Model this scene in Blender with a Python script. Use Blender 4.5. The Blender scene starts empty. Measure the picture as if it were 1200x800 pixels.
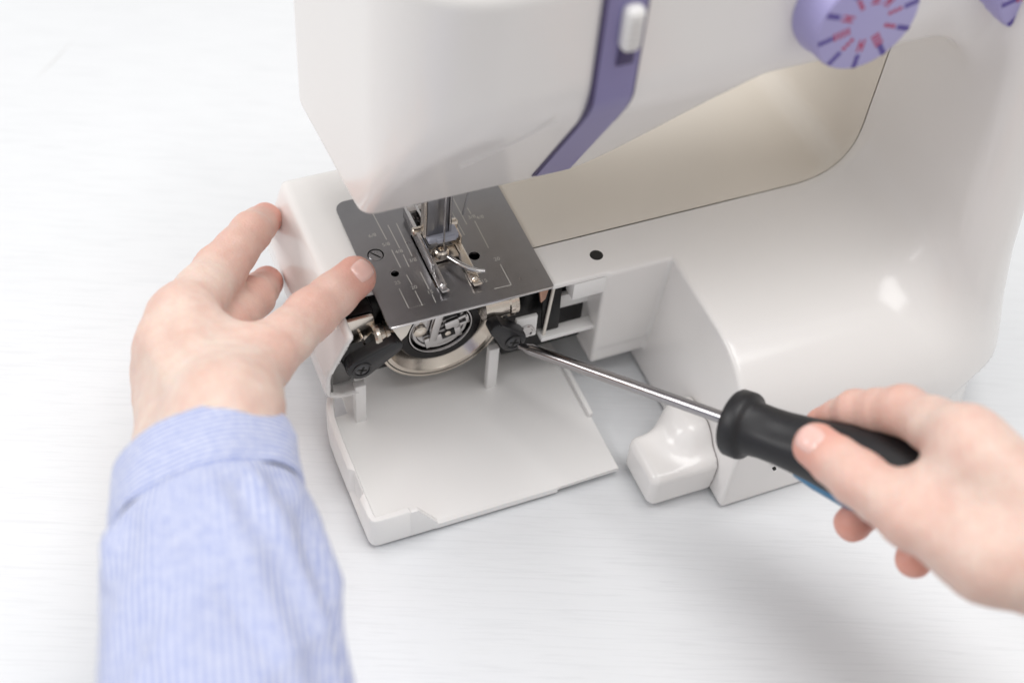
import bpy, bmesh, math, random
import numpy as np
from mathutils import Vector, Matrix

# ------------------------------------------------------------------ camera
S = 0.001                                   # everything below is written in millimetres
scene = bpy.context.scene
COL = scene.collection
cam_data = bpy.data.cameras.new("camera")
cam = bpy.data.objects.new("camera", cam_data)
COL.objects.link(cam)
cam_data.sensor_width = 36.0
cam_data.lens = 50.0
cam_data.clip_start = 0.01
cam_data.clip_end = 20.0
RIGHT = Vector((0.92504, -0.373704, 0.068162))
UP = Vector((0.24426, 0.722578, 0.646698))
FWD = Vector((0.290926, 0.581573, -0.759694))
cam.matrix_world = Matrix(((RIGHT.x, UP.x, -FWD.x, -121.62 * S), (RIGHT.y, UP.y, -FWD.y, -353.64 * S),
                           (RIGHT.z, UP.z, -FWD.z, 505.36 * S), (0, 0, 0, 1)))
cam_data.dof.use_dof = True
cam_data.dof.focus_distance = 0.592
cam_data.dof.aperture_fstop = 4.4
scene.camera = cam
# ------------------------------------------------------------------ world, lamps, exposure
world = bpy.data.worlds.new("World")
scene.world = world
world.use_nodes = True
bg = world.node_tree.nodes["Background"]
bg.inputs[0].default_value = (1.0, 0.985, 0.97, 1)
bg.inputs[1].default_value = 0.56


def area(name, loc, target, sx, sy, power, col):
    l = bpy.data.lights.new(name, 'AREA')
    l.shape = 'RECTANGLE'
    l.size, l.size_y, l.energy, l.color = sx, sy, power, col
    o = bpy.data.objects.new(name, l)
    COL.objects.link(o)
    o.location = loc
    o.rotation_euler = (Vector(target) - Vector(loc)).to_track_quat('-Z', 'Y').to_euler()
    return o


area("window_light", (-2.3, 0.75, 1.7), (0.03, 0.0, 0.03), 1.3, 1.2, 30.0, (1.0, 0.995, 0.99))
area("ceiling_light", (0.30, 0.0, 2.3), (0.1, -0.1, 0.0), 2.2, 1.2, 39.5, (1.0, 0.99, 0.98))
scene.view_settings.view_transform = 'Standard'
scene.view_settings.look = 'None'
scene.view_settings.exposure = 0.0
scene.view_settings.gamma = 1.0
scene.cycles.use_denoising = True
scene.cycles.max_bounces = 8
scene.render.film_transparent = False


# ------------------------------------------------------------------ materials
def material(name, col, rough=0.5, metal=0.0, spec=0.5, sss=0.0, sssr=(1, .35, .2), coat=0.0, noise=None, bump=None):
    """noise = (scale, amount) colour mottling, bump = (scale, strength) fine relief."""
    m = bpy.data.materials.new(name)
    m.use_nodes = True
    nt = m.node_tree
    b = nt.nodes["Principled BSDF"]
    b.inputs["Base Color"].default_value = (*col, 1)
    b.inputs["Roughness"].default_value = rough
    b.inputs["Metallic"].default_value = metal
    b.inputs["Specular IOR Level"].default_value = spec
    b.inputs["Coat Weight"].default_value = coat
    b.inputs["Coat Roughness"].default_value = 0.08
    if sss:
        b.inputs["Subsurface Weight"].default_value = sss
        b.inputs["Subsurface Radius"].default_value = sssr
        b.inputs["Subsurface Scale"].default_value = 0.004
    tc = nt.nodes.new("ShaderNodeTexCoord")
    if noise:
        n = nt.nodes.new("ShaderNodeTexNoise")
        n.inputs["Scale"].default_value = noise[0]
        n.inputs["Detail"].default_value = 5
        nt.links.new(tc.outputs["Object"], n.inputs["Vector"])
        mx = nt.nodes.new("ShaderNodeMix")
        mx.data_type = 'RGBA'
        mx.inputs["A"].default_value = (*[c * (1 - noise[1]) for c in col], 1)
        mx.inputs["B"].default_value = (*[min(1, c * (1 + noise[1])) for c in col], 1)
        nt.links.new(n.outputs["Fac"], mx.inputs["Factor"])
        nt.links.new(mx.outputs["Result"], b.inputs["Base Color"])
        r = nt.nodes.new("ShaderNodeMapRange")
        r.inputs["To Min"].default_value = max(0.02, rough * 0.85)
        r.inputs["To Max"].default_value = min(1, rough * 1.2)
        nt.links.new(n.outputs["Fac"], r.inputs["Value"])
        nt.links.new(r.outputs["Result"], b.inputs["Roughness"])
    if bump:
        n2 = nt.nodes.new("ShaderNodeTexNoise")
        n2.inputs["Scale"].default_value = bump[0]
        n2.inputs["Detail"].default_value = 3
        nt.links.new(tc.outputs["Object"], n2.inputs["Vector"])
        bp = nt.nodes.new("ShaderNodeBump")
        bp.inputs["Strength"].default_value = bump[1]
        bp.inputs["Distance"].default_value = 0.0005
        nt.links.new(n2.outputs["Fac"], bp.inputs["Height"])
        nt.links.new(bp.outputs["Normal"], b.inputs["Normal"])
    return m


M = {}
M['white'] = material("white_plastic", (0.83, 0.81, 0.795), 0.19, noise=(18, 0.012), bump=(900, 0.03))
M['cream_bounce'] = material("cream_bounce_plastic", (0.79, 0.74, 0.67), 0.24, noise=(18, 0.015), bump=(900, 0.03))  # cream of small parts; on the rear shell, bounced warm light painted in
M['matt_white'] = material("matt_white_plastic", (0.86, 0.85, 0.84), 0.38, noise=(25, 0.02), bump=(1400, 0.06))
M['steel'] = material("brushed_steel", (0.31, 0.305, 0.315), 0.29, 1.0, noise=(160, 0.07), bump=(700, 0.05))
M['chrome'] = material("chrome", (0.60, 0.585, 0.585), 0.16, 1.0, noise=(300, 0.05))
M['shaft'] = material("shaft_steel", (0.40, 0.385, 0.39), 0.2, 1.0, noise=(300, 0.06), bump=(1200, 0.05))
M['screw'] = material("dark_screw_steel", (0.10, 0.10, 0.105), 0.35, 1.0)
M['nickel'] = material("warm_nickel", (0.74, 0.67, 0.59), 0.2, 1.0, noise=(120, 0.08), bump=(600, 0.05))
M['etch'] = material("etched_mark", (0.56, 0.545, 0.52), 0.5, 0.3)
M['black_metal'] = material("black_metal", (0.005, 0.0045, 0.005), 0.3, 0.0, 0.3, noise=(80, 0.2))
M['race_black'] = material("polished_black_steel", (0.008, 0.007, 0.008), 0.22, 0.0, 0.3, noise=(80, 0.2))
M['black_plastic'] = material("black_plastic", (0.013, 0.013, 0.015), 0.34, noise=(90, 0.15), bump=(1600, 0.08))
M['rubber'] = material("black_rubber", (0.011, 0.011, 0.013), 0.45, noise=(120, 0.2), bump=(1800, 0.12))
M['blue'] = material("blue_plastic", (0.03, 0.17, 0.33), 0.35, noise=(60, 0.06))
M['purple'] = material("purple_plastic", (0.235, 0.215, 0.41), 0.36, noise=(40, 0.03))
M['dark_purple'] = material("dark_purple_plastic", (0.055, 0.04, 0.12), 0.5)
M['lilac'] = material("lilac_plastic", (0.40, 0.37, 0.66), 0.34, noise=(40, 0.03))
M['red_ink'] = material("red_ink", (0.42, 0.03, 0.10), 0.5)
M['blue_ink'] = material("violet_ink", (0.09, 0.06, 0.30), 0.5)
M['seam'] = material("mid_grey_plastic", (0.52, 0.50, 0.49), 0.6)  # plain grey for the table scratch and the slider ridges
M['hole'] = material("hole_black", (0.01, 0.009, 0.008), 0.7)
M['grey'] = material("inner_shade_grey", (0.16, 0.155, 0.15), 0.5, noise=(40, 0.05))
M['clear'] = material("bluish_clear_plastic", (0.44, 0.46, 0.54), 0.15)
M['copper'] = material("copper", (0.52, 0.30, 0.22), 0.35, 0.8)


def table_material():
    m = bpy.data.materials.new("white_painted_wood")
    m.use_nodes = True
    nt = m.node_tree
    b = nt.nodes["Principled BSDF"]
    tc = nt.nodes.new("ShaderNodeTexCoord")
    mp = nt.nodes.new("ShaderNodeMapping")
    mp.inputs["Scale"].default_value = (14, 300, 14)
    nt.links.new(tc.outputs["Object"], mp.inputs["Vector"])
    n = nt.nodes.new("ShaderNodeTexNoise")
    n.inputs["Scale"].default_value = 2.2
    n.inputs["Detail"].default_value = 6
    n.inputs["Roughness"].default_value = 0.6
    n.inputs["Distortion"].default_value = 0.6
    nt.links.new(mp.outputs["Vector"], n.inputs["Vector"])
    n3 = nt.nodes.new("ShaderNodeTexNoise")
    n3.inputs["Scale"].default_value = 14
    n3.inputs["Detail"].default_value = 4
    nt.links.new(tc.outputs["Object"], n3.inputs["Vector"])
    cr = nt.nodes.new("ShaderNodeValToRGB")
    cr.color_ramp.elements[0].position = 0.28
    cr.color_ramp.elements[0].color = (0.70, 0.715, 0.735, 1)
    cr.color_ramp.elements[1].position = 0.52
    cr.color_ramp.elements[1].color = (0.75, 0.765, 0.785, 1)
    nt.links.new(n.outputs["Fac"], cr.inputs["Fac"])
    mx = nt.nodes.new("ShaderNodeMix")
    mx.data_type = 'RGBA'
    mx.blend_type = 'MULTIPLY'
    mx.inputs["Factor"].default_value = 1.0
    cr2 = nt.nodes.new("ShaderNodeValToRGB")
    cr2.color_ramp.elements[0].color = (0.95, 0.95, 0.95, 1)
    cr2.color_ramp.elements[1].color = (1, 1, 1, 1)
    nt.links.new(n3.outputs["Fac"], cr2.inputs["Fac"])
    nt.links.new(cr.outputs["Color"], mx.inputs["A"])
    nt.links.new(cr2.outputs["Color"], mx.inputs["B"])
    nt.links.new(mx.outputs["Result"], b.inputs["Base Color"])
    b.inputs["Roughness"].default_value = 0.5
    bp = nt.nodes.new("ShaderNodeBump")
    bp.inputs["Strength"].default_value = 0.16
    bp.inputs["Distance"].default_value = 0.0006
    nt.links.new(n.outputs["Fac"], bp.inputs["Height"])
    nt.links.new(bp.outputs["Normal"], b.inputs["Normal"])
    return m


M['table'] = table_material()


def skin_material():
    m = bpy.data.materials.new("skin")
    m.use_nodes = True
    nt = m.node_tree
    b = nt.nodes["Principled BSDF"]
    at = nt.nodes.new("ShaderNodeAttribute")
    at.attribute_name = "flush"
    tc = nt.nodes.new("ShaderNodeTexCoord")
    n = nt.nodes.new("ShaderNodeTexNoise")
    n.inputs["Scale"].default_value = 60
    n.inputs["Roughness"].default_value = 0.65
    n.inputs["Detail"].default_value = 5
    nt.links.new(tc.outputs["Object"], n.inputs["Vector"])
    cr = nt.nodes.new("ShaderNodeValToRGB")
    cr.color_ramp.elements[0].position = 0.34
    cr.color_ramp.elements[0].color = (0.67, 0.47, 0.40, 1)
    cr.color_ramp.elements[1].position = 0.7
    cr.color_ramp.elements[1].color = (0.755, 0.63, 0.55, 1)
    nt.links.new(n.outputs["Fac"], cr.inputs["Fac"])
    mx = nt.nodes.new("ShaderNodeMix")
    mx.data_type = 'RGBA'
    mx.inputs["B"].default_value = (0.72, 0.33, 0.26, 1)
    nt.links.new(at.outputs["Fac"], mx.inputs["Factor"])
    nt.links.new(cr.outputs["Color"], mx.inputs["A"])
    nt.links.new(mx.outputs["Result"], b.inputs["Base Color"])
    b.inputs["Roughness"].default_value = 0.48
    b.inputs["Specular IOR Level"].default_value = 0.4
    b.inputs["Subsurface Weight"].default_value = 0.35
    b.inputs["Subsurface Radius"].default_value = (1.0, 0.35, 0.2)
    b.inputs["Subsurface Scale"].default_value = 0.004
    n2 = nt.nodes.new("ShaderNodeTexVoronoi")
    n2.inputs["Scale"].default_value = 900
    nt.links.new(tc.outputs["Object"], n2.inputs["Vector"])
    n4 = nt.nodes.new("ShaderNodeTexNoise")
    n4.inputs["Scale"].default_value = 190
    n4.inputs["Detail"].default_value = 4
    nt.links.new(tc.outputs["Object"], n4.inputs["Vector"])
    ad = nt.nodes.new("ShaderNodeMath")
    ad.operation = 'MULTIPLY_ADD'
    ad.inputs[1].default_value = 0.35
    nt.links.new(n2.outputs["Distance"], ad.inputs[0])
    nt.links.new(n4.outputs["Fac"], ad.inputs[2])
    bp = nt.nodes.new("ShaderNodeBump")
    bp.inputs["Strength"].default_value = 0.34
    bp.inputs["Distance"].default_value = 0.0007
    nt.links.new(ad.outputs[0], bp.inputs["Height"])
    nt.links.new(bp.outputs["Normal"], b.inputs["Normal"])
    return m


M['skin'] = skin_material()
M['nail'] = material("nail", (0.82, 0.52, 0.46), 0.2, sss=0.2, coat=0.4)


def cloth_material(name, along):
    """pale blue cotton with fine white pinstripes; 'along' picks the UV axis the stripes are counted on."""
    m = bpy.data.materials.new(name)
    m.use_nodes = True
    nt = m.node_tree
    b = nt.nodes["Principled BSDF"]
    uv = nt.nodes.new("ShaderNodeUVMap")
    sp = nt.nodes.new("ShaderNodeSeparateXYZ")
    nt.links.new(uv.outputs["UV"], sp.inputs[0])
    w = nt.nodes.new("ShaderNodeMath")
    w.operation = 'SINE'
    mu = nt.nodes.new("ShaderNodeMath")
    mu.operation = 'MULTIPLY'
    mu.inputs[1].default_value = 2 * math.pi / 2.3      # stripe pitch in millimetres
    nt.links.new(sp.outputs[along], mu.inputs[0])
    nt.links.new(mu.outputs[0], w.inputs[0])
    tc = nt.nodes.new("ShaderNodeTexCoord")
    n = nt.nodes.new("ShaderNodeTexNoise")
    n.inputs["Scale"].default_value = 420
    n.inputs["Detail"].default_value = 4
    nt.links.new(tc.outputs["Object"], n.inputs["Vector"])
    ad = nt.nodes.new("ShaderNodeMath")
    ad.operation = 'ADD'
    nt.links.new(w.outputs[0], ad.inputs[0])
    mr = nt.nodes.new("ShaderNodeMapRange")
    mr.inputs["From Min"].default_value = 0.3
    mr.inputs["From Max"].default_value = 0.7
    mr.inputs["To Min"].default_value = -0.45
    mr.inputs["To Max"].default_value = 0.45
    nt.links.new(n.outputs["Fac"], mr.inputs["Value"])
    nt.links.new(mr.outputs["Result"], ad.inputs[1])
    cr = nt.nodes.new("ShaderNodeValToRGB")
    cr.color_ramp.elements[0].color = (0.26, 0.32, 0.60, 1)
    cr.color_ramp.elements[1].color = (0.66, 0.68, 0.78, 1)
    m2 = nt.nodes.new("ShaderNodeMapRange")
    m2.inputs["From Min"].default_value = -1.2
    m2.inputs["From Max"].default_value = 1.2
    nt.links.new(ad.outputs[0], m2.inputs["Value"])
    nt.links.new(m2.outputs["Result"], cr.inputs["Fac"])
    nt.links.new(cr.outputs["Color"], b.inputs["Base Color"])
    b.inputs["Roughness"].default_value = 0.85
    b.inputs["Specular IOR Level"].default_value = 0.15
    b.inputs["Sheen Weight"].default_value = 0.2
    bp = nt.nodes.new("ShaderNodeBump")
    bp.inputs["Strength"].default_value = 0.25
    bp.inputs["Distance"].default_value = 0.0004
    nt.links.new(n.outputs["Fac"], bp.inputs["Height"])
    nt.links.new(bp.outputs["Normal"], b.inputs["Normal"])
    return m


M['cloth'] = cloth_material("striped_cotton", 0)
M['cuff'] = cloth_material("striped_cotton_cuff", 1)


# ------------------------------------------------------------------ mesh helpers
def empty(name, label, cat, loc=(0, 0, 0)):
    o = bpy.data.objects.new(name, None)
    COL.objects.link(o)
    o.location = Vector(loc) * S
    o.empty_display_size = 0.02
    o['label'], o['category'] = label, cat
    return o


def link(name, mesh, mat, parent=None, smooth=True):
    o = bpy.data.objects.new(name, mesh)
    COL.objects.link(o)
    if mat:
        mesh.materials.append(M[mat])
    if smooth:
        mesh.polygons.foreach_set("use_smooth", [True] * len(mesh.polygons))
    if parent is not None:
        o.parent = parent
        w = Vector((0, 0, 0))
        p = parent
        while p is not None:
            w += p.location
            p = p.parent
        o.location = -w                      # geometry is written in world millimetres
    return o


def from_bm(name, bm, mat, parent=None, smooth=False, flat_angle=None):
    bmesh.ops.recalc_face_normals(bm, faces=bm.faces)
    bmesh.ops.scale(bm, vec=(S, S, S), verts=bm.verts)
    me = bpy.data.meshes.new(name)
    bm.to_mesh(me)
    bm.free()
    o = link(name, me, mat, parent, smooth)
    if flat_angle is not None:
        me.polygons.foreach_set("use_smooth", [True] * len(me.polygons))
        me.set_sharp_from_angle(angle=math.radians(flat_angle))
    return o


def from_np(name, V, Fq, mat, parent=None, smooth=True):
    me = bpy.data.meshes.new(name)
    V = np.ascontiguousarray(V, dtype=np.float32) * S
    Fq = np.ascontiguousarray(Fq, dtype=np.int32)
    me.vertices.add(len(V))
    me.vertices.foreach_set("co", V.ravel())
    nf, k = Fq.shape
    me.loops.add(nf * k)
    me.loops.foreach_set("vertex_index", Fq.ravel())
    me.polygons.add(nf)
    me.polygons.foreach_set("loop_start", np.arange(nf, dtype=np.int32) * k)
    me.update(calc_edges=True)
    me.validate()
    return link(name, me, mat, parent, smooth)


def bm_box(bm, lo, hi, bev=0.0, seg=2, mat=None):
    r = bmesh.ops.create_cube(bm, size=1.0)
    vs = r['verts']
    c = [(a + b) / 2 for a, b in zip(lo, hi)]
    d = [max(1e-4, abs(b - a)) for a, b in zip(lo, hi)]
    for v in vs:
        v.co = Vector((v.co.x * d[0] + c[0], v.co.y * d[1] + c[1], v.co.z * d[2] + c[2]))
    if bev > 0:
        es = list({e for v in vs for e in v.link_edges})
        r2 = bmesh.ops.bevel(bm, geom=es, offset=min(bev, 0.49 * min(d)), segments=seg, affect='EDGES', profile=0.5)
        vs = list({v for f in r2['faces'] for v in f.verts} | {v for v in vs if v.is_valid})
    if mat is not None:
        bmesh.ops.transform(bm, matrix=mat, verts=vs)
    return vs


def box(name, lo, hi, mat, parent=None, bev=0.4, rot=None, pivot=None, seg=2):
    bm = bmesh.new()
    mx = None
    if rot is not None:
        pv = Vector(pivot if pivot else [(a + b) / 2 for a, b in zip(lo, hi)])
        mx = Matrix.Translation(pv) @ rot.to_4x4() @ Matrix.Translation(-pv)
    bm_box(bm, lo, hi, bev, seg, mx)
    return from_bm(name, bm, mat, parent, flat_angle=40)


def bm_prism(bm, pts, axis, a, b, bev=0.0):
    """polygon pts in the two other axes, extruded from a to b along axis."""
    def P(u, v, t):
        return {'x': (t, u, v), 'y': (u, t, v), 'z': (u, v, t)}[axis]
    v0 = [bm.verts.new(P(u, v, a)) for u, v in pts]
    v1 = [bm.verts.new(P(u, v, b)) for u, v in pts]
    n = len(pts)
    fs = [bm.faces.new(v0), bm.faces.new(list(reversed(v1)))]
    for i in range(n):
        fs.append(bm.faces.new((v0[i], v1[i], v1[(i + 1) % n], v0[(i + 1) % n])))
    if bev > 0:
        bmesh.ops.bevel(bm, geom=list({e for f in fs for e in f.edges}), offset=bev, segments=2, affect='EDGES', profile=0.5)


def prism(name, pts, axis, a, b, mat, parent=None, bev=0.3):
    bm = bmesh.new()
    bm_prism(bm, pts, axis, a, b, bev)
    return from_bm(name, bm, mat, parent, flat_angle=40)


def frame_of(d):
    d = Vector(d).normalized()
    t = Vector((0, 0, 1)) if abs(d.z) < 0.9 else Vector((1, 0, 0))
    u = d.cross(t).normalized()
    return u, d.cross(u).normalized(), d


def bm_lathe(bm, origin, axis, prof, n=40, closed=True, shape=None):
    """prof = [(t along axis, radius)]; shape(angle, t, r) may bend the section."""
    u, v, d = frame_of(axis)
    o = Vector(origin)
    rings = []
    for t, r in prof:
        ring = []
        for k in range(n):
            a = 2 * math.pi * k / n
            rr = shape(a, t, r) if shape else r
            ring.append(bm.verts.new(o + d * t + (u * math.cos(a) + v * math.sin(a)) * rr))
        rings.append(ring)
    for A, B in zip(rings, rings[1:]):
        for k in range(n):
            bm.faces.new((A[k], A[(k + 1) % n], B[(k + 1) % n], B[k]))
    if closed:
        for R in (rings[0], rings[-1]):
            if prof[0 if R is rings[0] else -1][1] > 1e-6:
                bm.faces.new(R)


def lathe(name, origin, axis, prof, mat, parent=None, n=40, closed=True, shape=None, ang=35):
    bm = bmesh.new()
    bm_lathe(bm, origin, axis, prof, n, closed, shape)
    return from_bm(name, bm, mat, parent, flat_angle=ang)


def ring_lathe(name, origin, axis, prof, mat, parent=None, n=64, ang=35):
    """closed profile loop turned into a ring."""
    bm = bmesh.new()
    u, v, d = frame_of(axis)
    o = Vector(origin)
    rings = []
    for t, r in prof:
        rings.append([bm.verts.new(o + d * t + (u * math.cos(2 * math.pi * k / n) + v * math.sin(2 * math.pi * k / n)) * r) for k in range(n)])
    m = len(rings)
    for i in range(m):
        A, B = rings[i], rings[(i + 1) % m]
        for k in range(n):
            bm.faces.new((A[k], A[(k + 1) % n], B[(k + 1) % n], B[k]))
    return from_bm(name, bm, mat, parent, flat_angle=ang)


def bm_tube(bm, pts, rad, n=10):
    pts = [Vector(p) for p in pts]
    rings = []
    up = None
    for i, p in enumerate(pts):
        d = (pts[min(i + 1, len(pts) - 1)] - pts[max(i - 1, 0)]).normalized()
        u, v, _ = frame_of(d)
        if up is not None:
            u = (up - d * up.dot(d)).normalized()
            v = d.cross(u)
        up = u
        r = rad[i] if isinstance(rad, (list, tuple)) else rad
        rings.append([bm.verts.new(p + (u * math.cos(2 * math.pi * k / n) + v * math.sin(2 * math.pi * k / n)) * r) for k in range(n)])
    for A, B in zip(rings, rings[1:]):
        for k in range(n):
            bm.faces.new((A[k], A[(k + 1) % n], B[(k + 1) % n], B[k]))
    bm.faces.new(rings[0])
    bm.faces.new(rings[-1])


def tube(name, pts, rad, mat, parent=None, n=10):
    bm = bmesh.new()
    bm_tube(bm, pts, rad, n)
    return from_bm(name, bm, mat, parent, flat_angle=50)


# ------------------------------------------------------------------ distance-field surfaces (moulded shells, hands)
def smin(a, b, k):
    h = np.maximum(k - np.abs(a - b), 0) / k
    return np.minimum(a, b) - h * h * k * 0.25


def smax(a, b, k):
    return -smin(-a, -b, k)


def rmax(a, b, r):
    a, b = a + r, b + r
    return np.sqrt(np.maximum(a, 0) ** 2 + np.maximum(b, 0) ** 2) + np.minimum(np.maximum(a, b), 0) - r


def sbox(x, y, z, lo, hi, r):
    q = [np.abs(v - (a + b) / 2) - ((b - a) / 2 - r) for v, a, b in zip((x, y, z), lo, hi)]
    o = np.sqrt(np.maximum(q[0], 0) ** 2 + np.maximum(q[1], 0) ** 2 + np.maximum(q[2], 0) ** 2)
    return o + np.minimum(np.maximum(np.maximum(q[0], q[1]), q[2]), 0) - r


def scap(x, y, z, a, b, ra, rb):
    a = np.asarray(a, np.float32)
    ab = np.asarray(b, np.float32) - a
    L = float(ab @ ab)
    t = np.clip(((x - a[0]) * ab[0] + (y - a[1]) * ab[1] + (z - a[2]) * ab[2]) / L, 0, 1)
    dx, dy, dz = x - a[0] - t * ab[0], y - a[1] - t * ab[1], z - a[2] - t * ab[2]
    return np.sqrt(dx * dx + dy * dy + dz * dz) - (ra + t * (rb - ra))


def sstep(a, b, x):
    t = np.clip((x - a) / (b - a), 0, 1)
    return t * t * (3 - 2 * t)


def surface(fn, lo, hi, h, steps=3):
    """surface nets on a grid, then vertices pulled onto the true surface."""
    ax = [np.arange(a, b + h, h, dtype=np.float32) for a, b in zip(lo, hi)]
    X, Y, Z = ax[0][:, None, None], ax[1][None, :, None], ax[2][None, None, :]
    V = np.empty((len(ax[0]), len(ax[1]), len(ax[2])), np.float32)
    for i in range(0, len(ax[0]), 24):
        V[i:i + 24] = fn(X[i:i + 24], Y, Z)
    s = V < 0
    c = np.zeros(tuple(n - 1 for n in V.shape), np.int8)
    corners = [(i, j, k) for i in (0, 1) for j in (0, 1) for k in (0, 1)]
    sl = lambda a, o: a[o[0]:a.shape[0] - 1 + o[0], o[1]:a.shape[1] - 1 + o[1], o[2]:a.shape[2] - 1 + o[2]]
    for o in corners:
        c += sl(s, o)
    I = np.argwhere((c > 0) & (c < 8))
    idx = np.full(c.shape, -1, np.int32)
    idx[I[:, 0], I[:, 1], I[:, 2]] = np.arange(len(I))
    acc = np.zeros((len(I), 3), np.float32)
    cnt = np.zeros(len(I), np.float32)
    val = {o: V[I[:, 0] + o[0], I[:, 1] + o[1], I[:, 2] + o[2]] for o in corners}
    for o in corners:
        for a in range(3):
            if o[a] == 0:
                p = list(o)
                p[a] = 1
                v0, v1 = val[o], val[tuple(p)]
                m = (v0 < 0) != (v1 < 0)
                t = np.where(m, v0 / np.where(m, v0 - v1, 1), 0)
                e = np.array(o, np.float32)[None, :].repeat(len(I), 0)
                e[:, a] += t
                acc += np.where(m[:, None], e, 0)
                cnt += m
    P = (I + acc / cnt[:, None]) * h + np.array(lo, np.float32)
    quads = []
    for a in range(3):
        b, d = (a + 1) % 3, (a + 2) % 3
        n = [slice(None)] * 3
        m0, m1 = list(n), list(n)
        m0[a], m1[a] = slice(0, -1), slice(1, None)
        E = np.argwhere(s[tuple(m0)] != s[tuple(m1)])
        E = E[(E[:, b] > 0) & (E[:, d] > 0) & (E[:, b] < V.shape[b] - 1) & (E[:, d] < V.shape[d] - 1)]
        q = []
        for ob, od in ((1, 1), (0, 1), (0, 0), (1, 0)):
            G = E.copy()
            G[:, b] -= ob
            G[:, d] -= od
            q.append(idx[G[:, 0], G[:, 1], G[:, 2]])
        q = np.stack(q, 1)
        inside = s[E[:, 0], E[:, 1], E[:, 2]]
        q[~inside] = q[~inside][:, ::-1]
        quads.append(q)
    Q = np.concatenate(quads)
    Q = Q[(Q >= 0).all(1)]
    P = project(fn, P, h, steps)
    return P, Q


def grad(fn, P, e):
    x, y, z = P[:, 0], P[:, 1], P[:, 2]
    return np.stack([fn(x + e, y, z) - fn(x - e, y, z), fn(x, y + e, z) - fn(x, y - e, z), fn(x, y, z + e) - fn(x, y, z - e)], 1) / (2 * e)


def project(fn, P, h, steps=3):
    P = P.astype(np.float64)
    P0 = P.copy()
    for _ in range(steps):
        f = fn(P[:, 0], P[:, 1], P[:, 2])
        g = grad(fn, P, 0.05)
        n2 = np.maximum((g * g).sum(1), 0.15)
        st = g * (f / n2)[:, None]
        l = np.linalg.norm(st, axis=1, keepdims=True)
        P = P - st * np.minimum(1, 0.5 * h / np.maximum(l, 1e-9))
    d = P - P0
    l = np.linalg.norm(d, axis=1, keepdims=True)
    return P0 + d * np.minimum(1, 0.9 * h / np.maximum(l, 1e-9))


# ------------------------------------------------------------------ THE SETTING: white table
gdir = Vector((0.927, -0.375, 0))
bm = bmesh.new()
bm_box(bm, (-750, -560, -24), (850, 0, 0), 1.5)
table = from_bm("table_top", bm, 'table', flat_angle=40)
table.location = Vector((60, 320, 0)) * S
table.rotation_euler = (0, 0, math.atan2(gdir.y, gdir.x))
table['kind'] = 'structure'

bm = bmesh.new()
bm.faces.new([bm.verts.new(p) for p in ((-102.9, 285.1, 0.03), (-89.0, 299.6, 0.03), (-75.4, 314.7, 0.03), (-88.6, 299.2, 0.03))])
scratch = from_bm("scratch", bm, 'seam')
scratch.parent = table
scratch.matrix_parent_inverse = (Matrix.Translation(table.location) @ Matrix.Rotation(table.rotation_euler.z, 4, 'Z')).inverted()

# ------------------------------------------------------------------ SEWING MACHINE
machine = empty("sewing_machine", "white sewing machine with lilac stripe and dials and its hook cover folded open", "sewing machine", (100, 20, 0))
SEAM_Y = 23.5


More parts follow.
